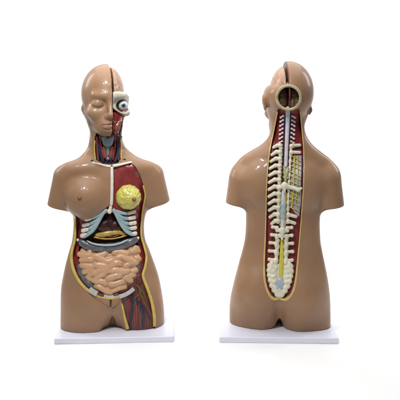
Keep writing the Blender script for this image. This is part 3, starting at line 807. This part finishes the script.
        for i, y_ in enumerate(ys):
            cxm = 286.4 - i*0.22
            xo = 276.5 - 0.6*i if i < 4 else 270.4
            xo = [274.6, 272.8, 271.6, 270.8, 270.2, 270, 269.8, 269.8, 269.8, 270.2, 271, 272.6][i]
            dy = 2.0 if i > 0 else 1.0
            caps('back_rib', [('c', bk(cxm-4.6, y_-0.6, FL+2.2), bk((cxm+xo)/2-2, y_-0.6, FL+2.4), 1.9, 1.8), ('c', bk((cxm+xo)/2-2, y_-0.6, FL+2.4), bk(xo, y_+dy+0.6, FL+1.4), 1.8, 1.6),
                              ('e', bk(cxm-5.4, y_-0.2, FL+2.8), (1.7, 1.6, 2.1))], M['bone'], 1.2, 0.45)
            if i in (0, 1):
                caps('back_rib', [('c', bk(cxm+5.6, y_-0.4, FL+2.2), bk(300.4, y_-1.0+i, FL+1.8), 1.7, 1.6), ('e', bk(cxm+6, y_, FL+2.8), (1.8, 1.7, 2.2))], M['bone'], 1.2, 0.45)
            if i in (10, 11):
                caps('back_rib', [('c', bk(cxm+4.6, y_-0.6, FL+2.2), bk(296.6-1.2*(i-10), y_+1.4, FL+1.8), 1.8, 1.7), ('e', bk(cxm+5.2, y_-0.2, FL+3), (1.8, 1.7, 2.3))], M['bone'], 1.2, 0.45)
        # bared vertebral arches beside the cord
        strip('vertebral_edge', [(281.8, 146), (281, 165), (280, 190), (279.2, 215), (278.8, 224)], lambda t: 1.8+0.4*math.sin(t*72), M['bone'], FL+1.6, 0.9, True, n=18, it=0)
        strip('vertebral_edge', [(292, 146), (290.8, 165), (289.4, 190), (288.6, 215), (288, 224)], lambda t: 1.3+0.3*math.sin(t*72), M['bone'], FL+1.5, 0.9, True, n=18, it=0)
        # pleura with yellow nerves on the other side
        pp = [(294.2, 155), (302.6, 155), (303.0, 180), (301.8, 205), (300, 217), (296, 214), (290.6, 206), (290.2, 190), (292.6, 172)]
        pL = poly_sd(flatxy(pp, True))
        crop_field('pleura_panel', lambda q: np.maximum(np.maximum(pL[q[0], :, q[2]], np.abs(B[q]+3.3)-0.8), -(Y[:, q[1]]-0.5)), (-30, 0, 105), (0, 46, 180), M['lung'])
        tn = strip('sympathetic_nerve', [(295.4, 155), (295, 168), (294.6, 182), (293.6, 196), (292.6, 208)], 0.6, M['ynerve'], FL+1.8, 1, True)
        for i in range(11):
            y_ = 157 + i*5.1 + random.uniform(-0.7, 0.7)
            strip('intercostal_nerve', [(291.0-0.2*i, y_-2.2+random.uniform(-0.6, 0.6)), (295.2-0.2*i, y_), (298.6-0.15*i, y_+1.4+random.uniform(-0.5, 0.5)), (302-0.15*i, y_+3.4+random.uniform(-0.5, 0.8))],
                  lambda t: 0.62-0.28*t, M['ynerve'], FL+1.7, 1, True, parent=tn)
        strip('sympathetic_branch', [(298.6, 156), (298.9, 166), (298.4, 178), (297.6, 190), (296.2, 203)], lambda t: 0.4, M['ynerve'], FL+1.6, 1, True, parent=tn)
        strip('blue_vein', [(302.4, 157), (302.4, 172), (301.8, 190)], 0.5, M['vein'], FL+1.0, 1, True)
        # green tinted vertebra with its nerves
        caps('nerve_plexus', [('c', bk(285.2, 167, FL+3), bk(286.4, 174, FL+3.4), 1.3, 1.6), ('c', bk(288.6, 168, FL+3), bk(287.4, 175, FL+3.4), 1.2, 1.5), ('c', bk(284.6, 172, FL+3), bk(289.6, 171, FL+3), 1.0, 1.0),
                              ('c', bk(284.8, 177, FL+3), bk(289, 178, FL+3), 1.2, 1.1), ('c', bk(286.6, 174, FL+3.2), bk(286.4, 181, FL+3.4), 1.6, 1.4)], M['greenbone'], 0.7, 0.4)
        def vertebra(cx_, y_, half_l, half_r, drop, mat=M['bone'], big=1.0):
            caps('vertebra', [('e', bk(cx_, y_, FL+4.2), (2.6*big, 2.6, 3.2*big)), ('c', bk(cx_, y_, FL+4.2), bk(cx_-half_l, y_+drop, FL+3.2), 2.1*big, 1.5), ('c', bk(cx_, y_, FL+4.2), bk(cx_+half_r, y_+drop, FL+3.2), 2.1*big, 1.5),
                              ('c', bk(cx_, y_-1, FL+5), bk(cx_, y_+5.0*big, FL+5.2), 1.7*big, 1.2)], mat, 1.6, 0.45)
        vertebra(285.4, 185.6, 6.6, 10, 2.6, big=1.15)
        caps('vertebra', [('c', bk(294, 187.4, FL+3.6), bk(299, 189.6, FL+3.4), 1.7, 2.0), ('c', bk(299, 189.6, FL+3.4), bk(302, 188, FL+2.8), 1.6, 1.2)], M['bone'], 1.2, 0.45)
        strip('bared_cord', [(284.8, 188), (284.3, 198), (284, 210), (283.7, 220), (283.4, 231)], 2.2, M['cord'], FL+2.0, 0.8, True)
        caps('bared_disc', [('e', bk(284.15, 205, FL+2.2), (2.9, 2.3, 3.4)), ('e', bk(284.05, 211, FL+2.2), (3.0, 2.3, 4.2)), ('e', bk(283.9, 216.5, FL+2.2), (2.9, 2.3, 3.2))], M['disc'], 1.5, 0.4)
        strip('cord_edge', [(281.6, 192), (281.2, 204), (280.9, 216), (280.8, 226)], lambda t: 0.6+0.15*math.sin(40*t), M['ynerve'], FL+1.7, 0.8, True)
        strip('cord_edge', [(287.2, 192), (286.9, 204), (286.6, 216), (286.3, 226)], lambda t: 0.55+0.15*math.sin(44*t), M['ynerve'], FL+1.7, 0.8, True)
        vertebra(283.2, 230.4, 5.4, 5.4, 0.4, big=1.05)
        caps('vertebra', [('e', bk(280.4, 235.6, FL+3.4), (2.0, 1.8, 2.4)), ('e', bk(286, 235.6, FL+3.4), (2.0, 1.8, 2.4)), ('c', bk(283.2, 232, FL+4.6), bk(283, 239, FL+4.6), 1.8, 1.3)], M['bone'], 1.2, 0.45)
        # loin vertebrae: side bars and knuckles
        for i, y_ in enumerate([227.6, 235.4, 243.4, 251.4, 260]):
            wd = [9.5, 10.2, 11.2, 11.6, 11.4][i]; c_ = 283 - 0.35*i
            for sg in (-1, 1):
                caps('transverse_process', [('c', bk(c_+sg*5.0, y_, FL+2.0), bk(c_+sg*wd, y_-0.4+0.5*(i > 2), FL+1.8), 1.7, 1.35), ('e', bk(c_+sg*wd, y_-0.3, FL+1.7), (1.5, 1.4, 1.7)), ('e', bk(c_+sg*4.9, y_+1.8, FL+2.8), (2.0, 2.0, 3.2))], M['bone'], 1.3, 0.45)
    
        strip('lumbar_edge', [(278.8, 238), (278, 250), (276.8, 264), (275.6, 276)], lambda t: 2.2+0.4*math.sin(t*34), M['bone'], FL+1.9, 0.9, True, n=14, it=0)
        strip('lumbar_edge', [(286.8, 238), (286.8, 250), (287, 264), (287, 276)], lambda t: 2.2+0.4*math.sin(t*34), M['bone'], FL+1.9, 0.9, True, n=14, it=0)
        strip('cauda_equina', [(283, 239), (282.7, 250), (282.4, 262), (282, 272), (281.6, 281)], lambda t: 1.4+1.7*t-1.6*max(0, t-0.6)/0.4*t, M['ynerve'], FL+2.4, 0.6, True)
        # sacrum: a knobbly wedge with a bluish middle
        sp = []
        for i, (y_, hw) in enumerate([(266, 11), (271, 11.6), (276, 11), (281, 10), (286, 8.4), (290.4, 6), (294, 3)]):
            for sg in (-1, 1):
                c_ = 281.2 - 0.12*i
                sp.append(('e', bk(c_+sg*hw, y_, FL+1.8), (2.0, 1.6, 2.4)))
                sp.append(('e', bk(c_+sg*hw*0.62, y_+1.2, FL+2.6), (2.5, 1.8, 2.2)))
                sp.append(('c', bk(c_+sg*hw*0.5, y_+1, FL+1.4), bk(c_+sg*hw, y_, FL+1.6), 1.7, 1.7))
        sp.append(('c', bk(273, 263, FL+2.2), bk(271, 271, FL+2.2), 2.3, 2.3)); sp.append(('c', bk(289.8, 263, FL+2.2), bk(291.6, 271, FL+2.2), 2.3, 2.3))
        sp.append(('c', bk(280.6, 288, FL+1.6), bk(280.2, 296, FL+2.2), 3.2, 1.4))
        for y_ in (267, 272, 277, 282, 287): sp.append(('e', bk(281.8, y_, FL+0.7), (6.5, 1.9, 3.6)))
        for y_, hw in ((270, 6.2), (275.5, 6.0), (281, 5.4)):
            for sg in (-1, 1): sp.append(('c', bk(281.6+sg*(hw-1.2), y_-1.4, FL+2.6), bk(281.6+sg*(hw+0.6), y_+1.2, FL+2.8), 1.0, 1.3))
        sac = caps('sacrum', sp, M['bone'], 1.5, 0.42)
        caps('sacral_disc', [('e', bk(281, 286, FL+3.3), (5.2, 1.7, 5.8)), ('e', bk(281.2, 281, FL+2.8), (3.8, 1.5, 3.4)), ('e', bk(280.6, 291, FL+2.0), (2.8, 1.6, 2.6))], M['disc'], 1.5, 0.4, parent=sac)
        # pale scuff on the skin beside the opening
        strip('scuff', [(303.2, 252), (303.8, 256), (304.2, 260)], 0.55, M['rim'], -0.32, 0.5, True, taper=0.3)
        strip('scuff', [(302.4, 266), (302.6, 270), (302.2, 274)], 0.45, M['rim'], -0.3, 0.5, True, taper=0.3)


    # ------------------------------------------------------------------ base board
    def board(w_, d_, h_, bev):
        import bmesh
        bm = bmesh.new(); bmesh.ops.create_cube(bm, size=1)
        for v in bm.verts: v.co = Vector((v.co.x*w_, v.co.y*d_, v.co.z*h_ - h_/2))
        vert = [e for e in bm.edges if abs(e.verts[0].co.z-e.verts[1].co.z) > h_*0.5]
        bmesh.ops.bevel(bm, geom=vert, offset=1.4, segments=4, affect='EDGES', profile=0.5)
        top = [e for e in bm.edges if abs(e.verts[0].co.z-e.verts[1].co.z) < 1e-4]
        bmesh.ops.bevel(bm, geom=top, offset=bev, segments=3, affect='EDGES', profile=0.5)
        vs = [tuple(v.co) for v in bm.verts]; bm.verts.index_update()
        fs = [[v.index for v in f.verts] for f in bm.faces]; bm.free()
        return vs, fs
    bd = link('base_board', *board(112, 75, BH, 0.7), M['board'], root, smooth=False)


    return root

# ------------------------------------------------------------------ two torsos: one shown from the front, its twin from behind
def tag(o, label, cat, group=None):
    o['label'] = label; o['category'] = cat
    if group: o['group'] = group
BH = 5.4                       # thickness of the base boards
root = build(True)
twin = build(False)
thF = math.atan2(88.5, DIST); thB = -math.atan2(81.5, DIST)
root.location = Vector((-88.5, 0, BH))*U; root.rotation_euler.z = thF
twin.location = Vector((80.6, 0, BH))*U; twin.rotation_euler.z = math.pi + thB
tag(root, 'torso model facing forward with its face, breast and pink intestines showing', 'anatomical model', 'anatomical torso models')
tag(twin, 'torso model turned to show its back with the open spine', 'anatomical model', 'anatomical torso models')
for r_, th, off, rs in ((root, thF, 6.0, math.radians(3.0)), (twin, thB, 5.4, -math.radians(1.6))):
    b_ = [c for c in r_.children if c.name.startswith('base_board')][0]
    b_.rotation_euler.z = -th + rs
    b_.location = Vector((off, 0, 0))*U

# ------------------------------------------------------------------ white sweep of paper
V, Fc = [], []
prof_ = [(-190, 0)] + [(620, 0)] + [(620+260*math.sin(a), 260-260*math.cos(a)) for a in np.linspace(0.1, math.pi/2, 14)] + [(880, 2200)]
for (y_, z_) in prof_: V += [(-2600, y_, z_), (2600, y_, z_)]
for i in range(len(prof_)-1): Fc.append((2*i, 2*i+1, 2*i+3, 2*i+2))
bdp = link('backdrop', V, Fc, M['paper'])
bdp['kind'] = 'structure'
bdp['label'] = 'seamless white paper sweep under and behind both models'

# ------------------------------------------------------------------ light
wd = bpy.data.worlds.new('World'); SC.world = wd; wd.use_nodes = True
wd.node_tree.nodes['Background'].inputs['Color'].default_value = (0.97, 0.985, 1, 1)
wd.node_tree.nodes['Background'].inputs['Strength'].default_value = 0.16
def lamp(name, loc, target, size, power, sy=None, color=(1, 1, 1)):
    l = bpy.data.lights.new(name, 'AREA'); l.energy = power; l.size = size; l.color = color
    if sy: l.shape = 'RECTANGLE'; l.size_y = sy
    o = bpy.data.objects.new(name, l); COL.objects.link(o); o.location = loc
    o.rotation_euler = (Vector(target)-Vector(loc)).to_track_quat('-Z', 'Y').to_euler()
    return l
lamp('overhead_softbox', (0, 0.75, 2.5), (0, 0.75, 0), 3.4, 68, 3.0)
key = lamp('front_lamp', (-0.34, -0.95, 1.62), (-0.16, 0, 0.66), 0.22, 4.6)
key.shape = 'DISK'; key.spread = math.radians(95)
for x_, y_, z_ in ((-0.66, -1.2, 1.7), (0.12, -1.25, 1.75)):
    l_ = lamp('ceiling_lamp', (x_, y_, z_), (0, 0, 0.6), 0.09, 1.15); l_.shape = 'DISK'; l_.spread = math.radians(100)
lamp('backdrop_lamp', (-2.2, 0.9, 1.8), (0, 2.8, 0.9), 1.2, 38)
lamp('backdrop_lamp', (2.2, 0.9, 1.8), (0, 2.8, 0.9), 1.2, 38)

# ------------------------------------------------------------------ camera
cam = bpy.data.cameras.new('camera'); co = bpy.data.objects.new('camera', cam); COL.objects.link(co)
co.location = (0, -DIST*U, (HZ+BH)*U); co.rotation_euler = (math.pi/2, 0, 0)
cam.sensor_width = 36; cam.lens = 36*DIST/400; cam.shift_y = -85/400; cam.clip_end = 100
SC.camera = co
vs = SC.view_settings; vs.view_transform = 'Standard'; vs.look = 'None'; vs.exposure = 0; vs.gamma = 1
